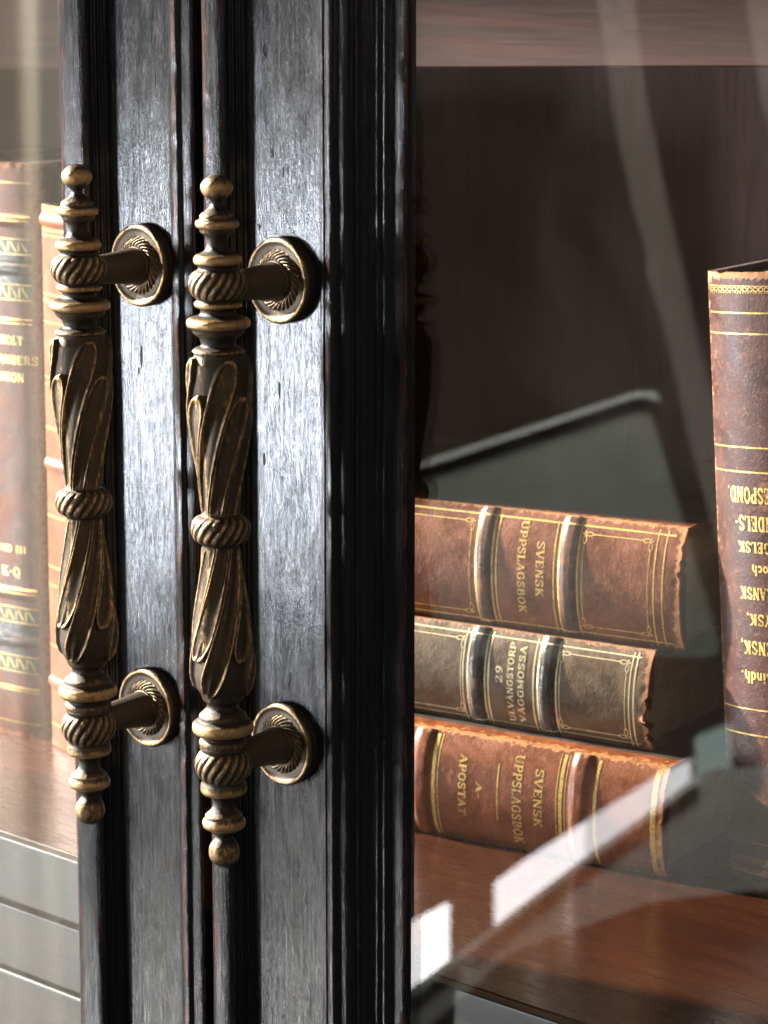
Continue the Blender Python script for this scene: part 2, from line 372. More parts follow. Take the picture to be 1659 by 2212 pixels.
def make_mounts(door, ax):
    for py in (604, 1600):
        z = at(608, py, 0).z/cm
        # rosette: turned disc with a ring of slanted flutes
        mb = MB(); pr = [(1.60,0),(1.61,.10),(1.58,.16),(1.60,.2),(1.615,.30),(1.60,.38),(1.55,.435),(1.48,.455),(1.42,.44),(1.38,.40),(1.30,.375),(1.16,.37),(1.12,.36),(1.08,.42),(1.0,.50),(.90,.54),(.80,.52),(.76,.48),(.75,.56),(.72,.60),(.68,.60),(.60,.56),(.3,.55)]
        P = []
        for a, b in zip(pr, pr[1:]):
            k = max(1, int(math.hypot(a[0]-b[0], a[1]-b[1])/.035))
            for i in range(k): P.append((a[0]+(b[0]-a[0])*i/k, a[1]+(b[1]-a[1])*i/k))
        P.append(pr[-1]); nt = 288
        for r, y in P:
            rim = math.exp(-((r-1.50)/.07)**2)
            for j in range(nt):
                a = 2*math.pi*j/nt; yy = y; w = .12+.75*rim+.5*math.exp(-((r-.72)/.04)**2)
                if .77 < r < 1.13:
                    e = math.sin(math.pi*(r-.77)/.36)**.5; q = abs(math.cos(14*(a+(r-.95)*1.5)))
                    yy = y-.15*e+.17*e*q**.55; w = .03+q*q*.62
                elif r < .77: w *= .6
                mb.vert((ax+math.cos(a)*r, -yy, z+math.sin(a)*r), w)
        for i in range(len(P)-1):
            for j in range(nt):
                k = (j+1) % nt; mb.face((i*nt+j, i*nt+k, (i+1)*nt+k, (i+1)*nt+j))
        mb.build('rosette', BRONZE, door)
        mb = MB(); pr = [(.55,.54),(.70,.56),(.725,.62),(.71,.72),(.675,1.0),(.62,1.5),(.575,2.0),(.55,2.5),(.56,2.9),(.58,3.3)]
        for r, y in pr:
            for j in range(96):
                a = 2*math.pi*j/96; mb.vert((ax+math.cos(a)*r, -y, z+math.sin(a)*r), .16)
        for i in range(len(pr)-1):
            for j in range(96):
                k = (j+1) % 96; mb.face((i*96+j, i*96+k, (i+1)*96+k, (i+1)*96+j))
        mb.build('mounting_post', BRONZE, door)
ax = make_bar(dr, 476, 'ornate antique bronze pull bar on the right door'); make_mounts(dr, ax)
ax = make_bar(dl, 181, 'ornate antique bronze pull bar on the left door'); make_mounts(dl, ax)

# ---- inside of the cabinet
W_SHELF = mat_wood('reddish_shelf_wood', (.050,.016,.008), (.088,.028,.012), (11, 60, 60), .24, .08, .25)
W_BACK = mat_wood('dark_back_wood', (.036,.0125,.0075), (.060,.022,.013), (90, 90, 9), .62, .12, 0., .15)
W_RAIL = mat_wood('brown_rail_wood', (.026,.0065,.0025), (.066,.017,.006), (7, 120, 200), .55, .15, 0., .15)
W_EDGE = mat_wood('grey_brown_edge_wood', (.019,.015,.011), (.030,.024,.017), (8, 120, 120), .4, .2)
XL, XR = -75, 60
mb = MB(); mb.box((XL, 3.2, SHZ/cm-.02-2.4), (XR, 34.8, SHZ/cm)); sub(mb.build('shelf', W_SHELF, cab, False, bevel=.12))
def board(py0, py1, name='lower_board'):
    z0 = at(165, py0, 2.95).z/cm; z1 = at(165, py1, 2.95).z/cm
    mb = MB(); mb.box((XL, 2.95, z1), (XR, 3.9, z0)); sub(mb.build(name, W_EDGE, cab, False, bevel=.10))
z_top = SHZ/cm-.25
mb = MB(); mb.box((XL, 2.6, at(165, 1998, 2.6).z/cm), (XR, 3.19, SHZ/cm+.02)); sub(mb.build('shelf_edge', W_EDGE, cab, False, bevel=.10))
board(2008, 2146); board(2156, 2290)
mb = MB(); mb.box((XL, 35, ZB), (XR, 36.5, ZT)); sub(mb.build('back_panel', W_BACK, cab, False))
# upper rail: a wide board whose lower edge crosses both panes
YU = 22
a = at(-200, 150, YU); b = at(1800, 144, YU)
mb = MB(); dz = (b.z-a.z)/(b.x-a.x)
x0, x1 = XL, XR; z0 = (a.z+(x0*cm-a.x)*dz)/cm; z1 = (a.z+(x1*cm-a.x)*dz)/cm
for y in (YU, YU+2.2):
    for (x, z) in ((x0, z0), (x1, z1), (x1, z1+14), (x0, z0+14)): mb.vert((x, y, z))
for q in ((0,1,2,3),(7,6,5,4),(0,4,5,1),(1,5,6,2),(2,6,7,3),(3,7,4,0)): mb.face(q)
sub(mb.build('upper_rail', W_RAIL, cab, False, bevel=.1))
for x, nm in ((XL-2, 'side_panel'), (XR, 'side_panel')):
    mb = MB(); mb.box((x, 2.2, ZB), (x+2, 36.5, ZT)); sub(mb.build(nm, W_BACK, cab, False))
mb = MB(); mb.box((XL-2, 2.2, ZT), (XR+2, 36.5, ZT+2)); sub(mb.build('top_panel', W_BACK, cab, False))

# ------------------------------------------------------------------ lettering (own serif strokes)
def arc(cx, cy, rx, ry, a0, a1, w, n=12):
    return ([(cx+rx*math.cos(R(a0+(a1-a0)*i/n)), cy+ry*math.sin(R(a0+(a1-a0)*i/n))) for i in range(n+1)], w)
def G(ch):
    T, t = .17, .085; s = []
    L = lambda x0, y0, x1, y1, w=T: s.append(([(x0, y0), (x1, y1)], w))
    def sf(x, y, k=.15): s.append(([(x-k, y+(.035 if y < .5 else -.035)), (x+k, y+(.035 if y < .5 else -.035))], .07))
    w = .72
    if ch == 'S': s.append(([(.55,.80),(.46,.93),(.33,.96),(.17,.92),(.10,.78),(.14,.64),(.30,.54),(.46,.44),(.56,.32),(.54,.14),(.40,.04),(.25,.04),(.13,.12),(.08,.25)], .13)); L(.56,.98,.56,.72,.06); L(.08,.02,.08,.28,.06); w = .66
    elif ch == 'V': L(.08,1,.36,0); L(.66,1,.36,0,t); sf(.08,1); sf(.66,1,.12); w = .74
    elif ch == 'E': L(.17,0,.17,1); L(.12,.96,.58,.96,t); L(.12,.04,.60,.04,t); L(.17,.51,.46,.51,t); L(.59,.98,.59,.74,.06); L(.61,0,.61,.28,.06); L(.46,.64,.46,.38,.06); sf(.17,1,.15); sf(.17,0,.15); w = .70
    elif ch == 'N': L(.14,0,.14,1,t); L(.14,1,.64,0,T); L(.64,0,.64,1,t); sf(.14,0,.12); sf(.64,1,.12); sf(.1,1,.1); w = .78
    elif ch == 'K': L(.17,0,.17,1); L(.62,1,.2,.42,t); L(.32,.58,.64,0,T); sf(.17,1); sf(.17,0); sf(.62,1,.12); sf(.64,0,.13); w = .78
    elif ch == 'U': L(.15,1,.15,.3); s.append(arc(.38,.28,.23,.25,180,360,.12)); L(.61,.28,.61,1,t); sf(.15,1); sf(.61,1,.12); w = .76
    elif ch == 'P': L(.17,0,.17,1); L(.17,.96,.38,.96,t); L(.17,.46,.38,.46,t); s.append(arc(.38,.71,.22,.25,90,-90,.14)); sf(.17,0); sf(.13,1,.1); w = .68
    elif ch == 'L': L(.17,0,.17,1); L(.12,.04,.58,.04,t); L(.60,0,.60,.32,.06); sf(.17,1); sf(.17,0); w = .66
    elif ch in 'AÄÅ':
        L(.10,0,.38,1,t); L(.38,1,.66,0,T); L(.2,.34,.55,.34,.07); sf(.10,0,.12); sf(.66,0,.14); w = .76
        if ch == 'Ä': L(.22,1.18,.32,1.18,.11); L(.46,1.18,.56,1.18,.11)
    elif ch == 'G': s.append(arc(.40,.5,.29,.46,50,335,.14,18)); L(.64,.05,.64,.45,T*.8); sf(.64,.48,.13); L(.62,.98,.62,.72,.06); w = .80
    elif ch == 'B': L(.17,0,.17,1); L(.17,.96,.36,.96,t); L(.17,.52,.38,.52,t); L(.17,.04,.38,.04,t); s.append(arc(.36,.74,.20,.22,90,-90,.13)); s.append(arc(.38,.28,.23,.24,90,-90,.14)); sf(.1,1,.08); sf(.1,0,.08); w = .70
    elif ch in 'OQ':
        s.append(arc(.39,.5,.29,.46,0,360,.14,24)); w = .78
        if ch == 'Q': L(.42,.1,.68,-.18,.10)
    elif ch == 'D': L(.17,0,.17,1); L(.14,.96,.34,.96,t); L(.14,.04,.34,.04,t); s.append(arc(.34,.5,.31,.46,90,-90,.14)); sf(.1,1,.08); sf(.1,0,.08); w = .76
    elif ch == 'R': L(.17,0,.17,1); L(.17,.96,.36,.96,t); L(.17,.50,.38,.50,t); s.append(arc(.36,.73,.21,.23,90,-90,.13)); L(.38,.5,.64,0,T*.9); sf(.17,0); sf(.1,1,.08); sf(.66,0,.1); w = .74
    elif ch == 'T': L(.36,0,.36,1); L(.05,.96,.67,.96,t); L(.06,1,.06,.72,.06); L(.66,1,.66,.72,.06); sf(.36,0); w = .72
    elif ch == 'M': L(.12,0,.12,1,t); L(.12,1,.43,.1,T*.9); L(.74,1,.43,.1,t); L(.76,0,.76,1,T); sf(.12,0,.12); sf(.76,0,.14); sf(.1,1,.1); sf(.78,1,.12); w = .90
    elif ch == 'Y': L(.08,1,.36,.45); L(.64,1,.36,.45,t); L(.36,0,.36,.48); sf(.08,1,.12); sf(.64,1,.12); sf(.36,0); w = .72
    elif ch == 'H': L(.15,0,.15,1); L(.61,0,.61,1); L(.15,.5,.61,.5,t); [sf(x,y,.13) for x in (.15,.61) for y in (0,1)]; w = .78
    elif ch == 'I': L(.2,0,.2,1); sf(.2,0); sf(.2,1); w = .42
    elif ch == 'X': L(.1,1,.62,0); L(.6,1,.12,0,t); [sf(x,y,.12) for x in (.11,.61) for y in (0,1)]; w = .74
    elif ch == 'F': L(.17,0,.17,1); L(.12,.96,.58,.96,t); L(.17,.51,.46,.51,t); L(.59,.98,.59,.72,.06); sf(.17,0); sf(.1,1,.08); w = .66
    elif ch == '2': s.append(([(.12,.72),(.16,.88),(.32,.96),(.48,.88),(.50,.70),(.36,.42),(.12,.10)], .11)); L(.10,.07,.55,.07,.13); L(.55,.03,.55,.26,.06); w = .64
    elif ch == '9': s.append(arc(.33,.68,.20,.27,0,360,.12,16)); s.append(([(.53,.68),(.50,.34),(.38,.1),(.2,.03),(.12,.14)], .10)); w = .64
    elif ch == '-': L(.06,.45,.32,.45,.10); w = .38
    elif ch == '.': L(.08,.06,.20,.06,.13); w = .28
    elif ch == ',': L(.08,.06,.20,.06,.13); L(.18,.06,.1,-.14,.06); w = .28
    elif ch == ' ': w = .35
    elif ch == 'o': s.append(arc(.28,.31,.19,.28,0,360,.12,16)); w = .56
    elif ch == 'c': s.append(arc(.28,.31,.19,.28,50,320,.12,14)); w = .50
    elif ch == 'h': L(.13,0,.13,1,.13); s.append(arc(.29,.38,.15,.2,160,0,.1)); L(.45,0,.45,.4,.13); L(.45,0,.38,-.15,.06); w = .58
    elif ch == 'i': L(.15,0,.15,.6,.13); L(.10,.8,.2,.8,.12); w = .3
    elif ch == 'n': L(.13,0,.13,.62,.13); s.append(arc(.29,.38,.15,.2,160,0,.1)); L(.45,0,.45,.4,.13); w = .58
    elif ch == 'd': s.append(arc(.26,.31,.17,.28,0,360,.12,16)); L(.44,0,.44,1,.12); w = .56
    return s, w
def text_quads(txt, width=None, height=1., cond=1., bold=1., space=.07):
    """list of quads (4 x (u, v)); u along the line, v up"""
    out = []; x = 0
    for ch in txt:
        st, w = G(ch)
        for pts, sw in st:
            sw *= bold
            for (x0, y0), (x1, y1) in zip(pts, pts[1:]):
                dx, dy = x1-x0, y1-y0; l = math.hypot(dx, dy) or 1e-6
                ex, ey = dx/l*.01, dy/l*.01; nx, ny = -dy/l*sw/2, dx/l*sw/2
                k = max(1, int(l/.25))
                for i in range(k):
                    a0 = (x0-ex+(dx+2*ex)*i/k, y0-ey+(dy+2*ey)*i/k); a1 = (x0-ex+(dx+2*ex)*(i+1)/k, y0-ey+(dy+2*ey)*(i+1)/k)
                    out.append([(x+a0[0]-nx, a0[1]-ny), (x+a1[0]-nx, a1[1]-ny), (x+a1[0]+nx, a1[1]+ny), (x+a0[0]+nx, a0[1]+ny)])
        x += w+space
    x -= space
    sx = (width/x) if width else height*cond
    return [[(u*sx, v*height) for u, v in q] for q in out], x*sx

# ------------------------------------------------------------------ books
class Book:
    """local cm: s along the spine (x), z thickness, y depth; the spine bulges towards -y"""
    def __init__(b, name, label, L, T, D, mw, bulge, bands, leather, torn=.25, group=None, band_h=.16):
        b.L, b.T, b.D, b.mw, b.bulge, b.bands, b.bh = L, T, D, mw, bulge, bands, band_h
        b.inv = mw.inverted()
        b.root = bpy.data.objects.new(name, None); C.objects.link(b.root); b.root.matrix_world = mw
        b.root.empty_display_size = .02; tag(b.root, label, 'book', group)
        b.dec = {}; b.leather = leather; b.torn = torn
    def band(b, s):
        h = 0
        for c, w in b.bands:
            d = abs(s-c)/(w/2)
            if d < 1.25: h = max(h, 1-smooth01((d-.45)/.75))
        return h*b.bh
    def P(b, s, z, off=0.):
        q = max(-1.02, min(1.02, 2*z/b.T-1)); c = math.sqrt(max(0, 1-(q*.93)**2)); c0 = math.sqrt(1-.93**2)
        y = -b.bulge*(c-c0)/(1-c0)
        ny, nz = -1, q*1.1*b.bulge/(b.T/2)*1.2; l = math.hypot(ny, nz)
        h = b.band(s)+off
        return Vector((s, y+ny/l*h, z+nz/l*h))
    def local(b, px, py, y=None):
        o = b.inv @ CAM; d = (b.inv.to_3x3() @ ray(px, py)); yy = (-b.bulge*.8 if y is None else y)*cm
        p = o+d*((yy-o.y)/d.y); return p.x/cm, p.z/cm
    def body(b, tail=.35):
        T, L, D = b.T, b.L, b.D
        mb = MB(); nu = int(L*9); nv = 44
        def fn(u, v):
            s = u*L; z = v*T
            e = min(s, L-s); nz1 = mnoise.noise(Vector((z*2.2, 3.3+L, (s > L/2)*7+T))); nz2 = mnoise.noise(Vector((z*3.6, 1.3, (s > L/2)*3+T*2)))
            if u == 0 or u == 1:
                s += (-1 if u == 1 else 1)*b.torn*max(0, nz1*1.5+nz2*.45-.12)
            p = b.P(s, z); ed = math.exp(-(e/.35)**2)+.65*math.exp(-((T/2-abs(z-T/2))/.16)**2)+b.band(s)*.5*max(0, mnoise.noise(Vector((s, z*2, 5))))*3
            k = .012*mnoise.noise(Vector((s*1.3, z*1.3, 1)))+.006*mnoise.noise(Vector((s*5, z*5, 1)))
            if e < .3: k += .05*nz2
            p.y -= k
            return (p, min(1, ed))
        mb.grid(fn, nu, nv, flip=True)
        # turn-in of the spine at both ends
        for s, fl in ((0, 1), (L, 0)):
            base = len(mb.v)
            for j in range(nv+1):
                z = j/nv*T; nz1 = mnoise.noise(Vector((z*2.2, 3.3+L, (s > L/2)*7+T))); nz2 = mnoise.noise(Vector((z*3.6, 1.3, (s > L/2)*3+T*2)))
                ss = s+(-1 if s > 0 else 1)*b.torn*max(0, nz1*1.5+nz2*.45-.12)
                p = b.P(ss, z); dn = .14 if s > 0 else -.14; yy = min(p.y+.2, .2)
                for q in (p, Vector((p.x, yy, p.z)), Vector((p.x-dn, yy, p.z)), Vector((p.x-dn, .22, p.z))): mb.vert(q, 1 if q.x == p.x else .3)
            for j in range(nv):
                for k in range(3):
                    q = (base+4*j+k, base+4*j+4+k, base+4*j+5+k, base+4*j+1+k); mb.face(q if not fl else q[::-1])
        b.spine = mb
        for z0, z1 in ((0, .30), (T-.30, T)):
            mb = MB(); ns = int(L*3); r = .13
            def cf(u, v):
                s = u*L; pr = [(0.02,z0),(0.1,z0),(1.3,z0),(1.32,z0),(D,z0),(D,z1),(1.32,z1),(1.3,z1),(.1,z1),(.02,z1)]
                k = 10; y, z = pr[round(v*k) % 10]
                w = .8 if (y < .12 or y > D-.05 or u in (0, 1)) else .12
                return (Vector((s, y+.02*mnoise.noise(Vector((s*2, z, 4))), z)), w)
            mb.grid(cf, ns, 10, closed_v=True)
            for i in range(len(mb.f)):
                if i % 10 in (3, 4, 5): mb.mi[i] = 1
            for u in (0, 1):
                base = u*ns*10; mb.face([base+i for i in range(10)][::(-1 if u else 1)], 1)
            mb.build('cover_board', [b.leather, L_CLOTH], b.root, False, bevel=.05)
        mb = MB(); mb.box((.32, .15, .305), (L-.32, D-.35, T-.305)); mb.build('page_block', PAPER, b.root, False)
    def mbf(b, key):
        if key not in b.dec: b.dec[key] = MB()
        return b.dec[key]
    def strip(b, s0, z0, s1, z1, w, key='gilt', off=.012, n=None):
        """flat gilt line of width w from (s0,z0) to (s1,z1)"""
        mb = b.mbf(key); L = math.hypot(s1-s0, z1-z0) or 1e-6; n = n or max(2, int(L/.12))
        dx, dz = (s1-s0)/L, (z1-z0)/L; px, pz = -dz*w/2, dx*w/2
        def fn(u, v):
            k = (v*2-1); jit = 1+.22*mnoise.noise(Vector((u*L*3, k*2+s0, z0)))
            return b.P(s0+(s1-s0)*u+px*k*jit, z0+(z1-z0)*u+pz*k*jit, off)
        mb.grid(fn, n, max(1, int(w/.1)), flip=True)
    def dots(b, s0, z0, s1, z1, w, pitch=.075, key='gilt'):
        L = math.hypot(s1-s0, z1-z0); n = int(L/pitch); dx, dz = (s1-s0)/L, (z1-z0)/L
        for i in range(n):
            t = (i+.5)*pitch; c = (s0+dx*t, z0+dz*t); mb = b.mbf(key); base = len(mb.v)
            for a in range(6):
                an = a*math.pi/3; mb.vert(b.P(c[0]+math.cos(an)*w/2, c[1]+math.sin(an)*w/2, .016))
            mb.face([base+k for k in range(6)])
    def lozenge(b, s, z, ds, dz, r=.085, key='gilt'):
        """almond outline ornament pointing along (ds,dz)"""
        pts = []
        for i in range(17):
            a = i/16*2*math.pi; pts.append((math.cos(a)*r*2.3, math.sin(a)*r*(1-.35*abs(math.cos(a)))))
        P = [(s+ds*x-dz*y, z+dz*x+ds*y) for x, y in pts]
        for (a, c), (d, e) in zip(P, P[1:]): b.strip(a, c, d, e, .035, key, n=1)
        e = s+ds*r*3.6, z+dz*r*3.6
        mb = b.mbf(key); base = len(mb.v)
        for k in range(6): mb.vert(b.P(e[0]+math.cos(k*math.pi/3)*.045, e[1]+math.sin(k*math.pi/3)*.045, .016))
        mb.face([base+k for k in range(6)])
    def frame(b, s0, s1, z0, z1, key='gilt'):
        m = .33
        for z in (z0, z1):
            b.strip(s0+m, z, s1-m, z, .04, key)
            b.lozenge(s0+m-.12, z, -1, 0, key=key); b.lozenge(s1-m+.12, z, 1, 0, key=key)
        for s in (s0, s1):
            b.dots(s, z0+m, s, z1-m, .06, key=key)
            b.lozenge(s, z0+m-.1, 0, -1, key=key); b.lozenge(s, z1-m+.1, 0, 1, key=key)
    def text(b, txt, sc, za, zb, h, cw=True, key='text', bold=1.15):
        """line centred on s=sc, running from za to zb across the spine"""
        qs, w = text_quads(txt, width=abs(zb-za), height=h, bold=bold); mb = b.mbf(key)
        for q in qs:
            idx = []
            for u, v in q:
                if cw: s, z = sc+(v-h/2), za-u
                else: s, z = sc-(v-h/2), za+u
                idx.append(mb.vert(b.P(s, z, .018)))
            mb.face(idx if not cw else idx)
    def finish(b, gold=GOLD, extra={}):
        g = b.dec.pop('gilt'); base = len(b.spine.v)
        b.spine.v += g.v; b.spine.w += g.w; b.spine.f += [tuple(i+base for i in f) for f in g.f]; b.spine.mi += [1]*len(g.f)
        b.spine.build('spine', [b.leather, gold], b.root)
        for k, mb in b.dec.items():
            k = k.rstrip('0123456789')
            m = {'label': L_LABEL, 'dark': L_BAND, 'brown': L_BROWN}.get(k, gold)
            nm = {'gilt': 'gilt_tooling', 'text': 'lettering', 'label': 'green_label', 'dark': 'dark_band', 'brown': 'raised_band'}[k]
            mb.build(nm, m, b.root)

YAW = R(11.8)
def flat_matrix(corner, yaw, L):
    """corner: world point of the right, bottom, front edge"""
    x = Vector((math.cos(yaw), math.sin(yaw), 0))
    return Matrix.Translation(corner-x*L*cm) @ Matrix.Rotation(yaw, 4, 'Z')
def height_to(p, py):
    lo, hi = 0, 20
    for _ in range(40):
        m = (lo+hi)/2
        if pix(p+Vector((0,0,m*cm)))[1] > py: lo = m
        else: hi = m
    return lo
c3 = atz(1444, 1896, SHZ); T3 = height_to(c3, 1660)
c2 = atz(1412, 1622, SHZ+T3*cm); T2 = height_to(c2, 1408)
c1 = atz(1481, 1406, SHZ+(T3+T2)*cm); T1 = height_to(c1, 1143)
print('T', T1, T2, T3, 'c3', c3, 'c2', c2, 'c1', c1, 'SHZ', SHZ)
GR = None
# bottom book
B3 = Book('book', 'warm brown leather book with thick gold bands, lowest of the stack, lettered APOSTAT', 25.5, T3, 17.5, flat_matrix(c3, YAW-R(.5), 25.5), .75, [], L_RED2, .16, GR, .15)
Sx = lambda b, px, py: b.local(px, py)[0]
Zx = lambda b, px, py: b.local(px, py)[1]
s = lambda px, py=1700: Sx(B3, px, py)
b1a, b1b, b2a, b2b = s(893), s(930), s(1232,1740), s(1272,1740)
B3.bands = [((b1a+b1b)/2, b1b-b1a), ((b2a+b2b)/2, b2b-b2a), ((b1a+b1b)/2-(b2a-b1b)-1.2, b1b-b1a)]
B3.body()
def full(b, sc, w, key='gilt', m=.12): b.strip(sc, m, sc, b.T-m, w, key, n=44)
full(B3, s(880), .16); full(B3, s(939), .17); full(B3, s(948), .05); full(B3, s(884)-.18, .05)
full(B3, s(1204,1730), .05); full(B3, s(1213,1730), .17); full(B3, s(1222,1730), .04); full(B3, s(1287,1740), .15); full(B3, s(1413,1780), .26)
B3.text('SVENSK', s(1165,1725), Zx(B3,1163,1662), Zx(B3,1163,1786), .40)
B3.text('UPPSLAGSBOK', s(1119,1715), T3-.42, .42, .44)
B3.strip(s(1077,1710), Zx(B3,1076,1650), s(1077,1710), Zx(B3,1076,1771), .06)
B3.text('A-', s(1038,1705), Zx(B3,1037,1687), Zx(B3,1037,1722), .30)
B3.text('APOSTAT', s(1001,1700), Zx(B3,1000,1630), Zx(B3,1000,1759), .36)
B3.finish()
# middle book
B2 = Book('book', 'grey brown book with black bands and torn corner, middle of the stack, numbered 29', 24.5, T2, 17, flat_matrix(c2, YAW-R(1.0), 24.5), .70, [], L_GREY, .45, GR, .14)
s = lambda px, py=1462: Sx(B2, px, py)
b1a, b1b, b2a, b2b = s(1016), s(1047), s(1167), s(1200)
B2.bands = [((b1a+b1b)/2, b1b-b1a), ((b2a+b2b)/2, b2b-b2a)]
B2.body()
for i, (p, q) in enumerate(((b1a, b1b), (b2a, b2b))): B2.strip((p+q)/2, .04, (p+q)/2, T2-.04, (q-p)*1.12, 'dark%d' % i, .006, n=44)
full(B2, s(1003), .06); full(B2, s(1013), .06); full(B2, s(1050.5), .07); full(B2, s(1058), .08); full(B2, s(1155), .08); full(B2, s(1164.5), .06)
full(B2, s(1204), .07); full(B2, s(1362), .06); full(B2, s(1372), .07)
B2.frame(s(1211), s(1353), .55, T2-.55); B2.frame(s(1003)-4.2, s(1003)-.12, .55, T2-.55)
for z in (.28, T2-.28): B2.strip(.3, z, 24.0, z, .05)
B2.text('29', s(1081), Zx(B2,1080,1474), Zx(B2,1080,1436), .34, False)
B2.text('ULVÄNGSTORP', s(1105), .42, T2-.42, .30, False)
B2.text('VÄGGMOSSA', s(1128), .46, T2-.50, .30, False)
B2.finish(GOLD_PALE)
# top book
B1 = Book('book', 'red brown leather book with framed panels on top of the stack, lettered in gold', 25.5, T1, 17.5, flat_matrix(c1, YAW+R(.4), 25.5), .80, [], L_RED, .26, GR, .12)
s = lambda px, py=1230: Sx(B1, px, py)
b1a, b1b, b2a, b2b = s(1033), s(1063), s(1212), s(1247)
B1.bands = [((b1a+b1b)/2, b1b-b1a), ((b2a+b2b)/2, b2b-b2a)]
B1.body()
for i, (p, q) in enumerate(((b1a, b1b), (b2a, b2b))): B1.strip((p+q)/2, .05, (p+q)/2, T1-.05, (q-p)*1.0, 'brown%d' % i, .006, n=44)
for px, w in ((1031,.07),(1066,.07),(1209.5,.08),(1250,.06),(1415,.06),(1434,.06)): full(B1, s(px), w)
for px in (1075, 1199): B1.dots(s(px), .2, s(px), T1-.2, .09, .085)
for z in (.30, T1-.30): B1.strip(.3, z, 25.1, z, .07)
B1.frame(s(1260), s(1402), .62, T1-.62); B1.frame(s(1017)-6, s(1017), .62, T1-.62)
B1.text('SVENSK', s(1169), Zx(B1,1167,1169), Zx(B1,1167,1288), .38)
B1.text('UPPSLAGSBOK', s(1129), Zx(B1,1127,1127), Zx(B1,1127,1324), .36)
B1.finish()

# upright books: local x -> world up, local z -> world -x
def upright(corner_left_bottom, yaw, lean, T):
    """corner: left bottom front edge (local z = T)"""
    m = Matrix.Rotation(yaw, 4, 'Z') @ Matrix.Rotation(lean, 4, 'Y') @ Matrix.Rotation(R(-90), 4, 'Y')
    off = m @ Vector((0, 0, T*cm))
    return Matrix.Translation(Vector(corner_left_bottom)-off) @ m
T4 = 7.0
c4 = atz(1578, 1872, SHZ)
lo, hi = 10, 40
m4 = upright(c4, R(9), R(-3.9), T4)
for _ in range(30):
    L4 = (lo+hi)/2
    if pix(m4 @ Vector((L4*cm, 0, T4*cm)))[1] > 585: lo = L4
    else: hi = L4
B4 = Book('book', 'dark plum leather book standing upside down at the right, with fine gold lines', L4, T4, 18, m4, .95, [], L_DARK, .12, None, .0)
B4.body()
s = lambda py, px=1600: Sx(B4, px, py)
for py, w in ((676,.06),(721,.06),(966,.06),(1019,.06),(1530,.05),(1585,.06),(1818,.05)): B4.strip(s(py), .1, s(py), T4-.1, w, n=60)
for py in (625, 1858):
    sc = s(py)
    for z in [x*.26+.2 for x in range(26)]:
        for i in range(8):
            a0, a1 = math.pi*i/4, math.pi*(i+1)/4
            B4.strip(sc+math.cos(a0)*.09, z+math.sin(a0)*.11, sc+math.cos(a1)*.09, z+math.sin(a1)*.11, .035, n=1)
    B4.strip(sc+.14, .1, sc+.14, T4-.1, .03, n=50); B4.dots(sc-.14, .1, sc-.14, T4-.1, .05, .13)
for txt, y0, y1, px, wl in (('KORRESPOND.',1052,1085,1567,.40),('HANDELS-',1114,1145,1586,.40),('ENGELSK',1169,1192,1594,.40),('och',1222,1238,1626,.33),('FRANSK',1267,1292,1598,.40),('TYSK,',1324,1348,1613,.40),('SVENSK,',1383,1411,1599,.41),('Lindh.',1449,1474,1600,.33)):
    zr = Zx(B4, px, (y0+y1)/2); h = abs(s(y0)-s(y1))*(1.35 if txt in ('och',) else 1.0)
    wd_ = wl*len(txt)*.82; B4.text(txt, (s(y0)+s(y1))/2, zr-wd_, zr, h, False, bold=1.35)
B4.finish()

# left door books, upright
T5 = 7.5; zs5 = SHZ
c5r = atz(93, 1597, SHZ)
m5 = upright(c5r-Vector((T5*cm, 0, 0)), 0, R(.4), T5)
def fit(m, T, py, z=0):
    lo, hi = 10, 45
    for _ in range(30):
        L = (lo+hi)/2
        if pix(m @ Vector((L*cm, 0, z*cm)))[1] > py: lo = L
        else: hi = L
    return lo
L5 = fit(m5, T5, 352)
B5 = Book('book', 'tall rust leather encyclopedia with green and gold bands behind the left glass door', L5, T5, 18, m5, .6, [], L_RUST, .08, None, .14)
s = lambda py, px=55: Sx(B5, px, py)
B5.bands = [(s(1288), .5), (s(1390), .5), (s(586), .5), (s(480), .5)]
B5.body()
for py, w in ((398,.05),(471,.08),(480,.06),(694,.08),(703,.06),(1277,.08),(1286,.06),(1490,.08),(1497,.05),(1565,.05)): B5.strip(s(py), .1, s(py), T5-.1, w)
for a_, b_ in ((520,553),(619,652),(1318,1350),(1422,1456)):
    sa, sb = s(b_), s(a_); B5.strip((sa+sb)/2, .08, (sa+sb)/2, T5-.08, sb-sa, 'label%d' % a_, .008)
    B5.strip(sa, .1, sa, T5-.1, .05, off=.02); B5.strip(sb, .1, sb, T5-.1, .05, off=.02)
    z = .3; up_ = True; mid = (sa+sb)/2; hh = (sb-sa)*.32
    while z < T5-.5:
        B5.strip(mid-hh if up_ else mid+hh, z, mid+hh if up_ else mid-hh, z+.32, .06, off=.02, n=2)
        B5.strip(mid-hh, z+.46, mid+hh, z+.46, .05, off=.02, n=2); z += .62
for a_, b_ in ((553,619),(1350,1422)):
    sa, sb = s(b_), s(a_); B5.strip((sa+sb)/2, .08, (sa+sb)/2, T5-.08, (sb-sa)*.9, 'dark%d' % a_, .006)
for txt, py, h, pxr, wd_ in (('NORDHOLT',740,.42,42,2.9),('SANDERS',782,.42,64,2.7),('LEXIKON',820,.42,44,2.6),('BAND III',1192,.34,50,2.4),('K-Q',1241,.46,40,1.2)):
    zr = Zx(B5, pxr, py); B5.text(txt, s(py), zr+wd_, zr, h, key='text' if py < 1000 else 'text2')
B5.finish(GOLD)
T6 = 7.0
c6 = atz(108, 1603, SHZ)
m6 = upright(c6+Vector((.002, 0, 0)), 0, R(.3), T6); L6 = fit(m6, T6, 440, T6)
B6 = Book('book', 'orange tan leather book with pale gold bands, next to the left pull bar', L6, T6, 17, m6, .6, [], L_TAN, .06, None, .14)
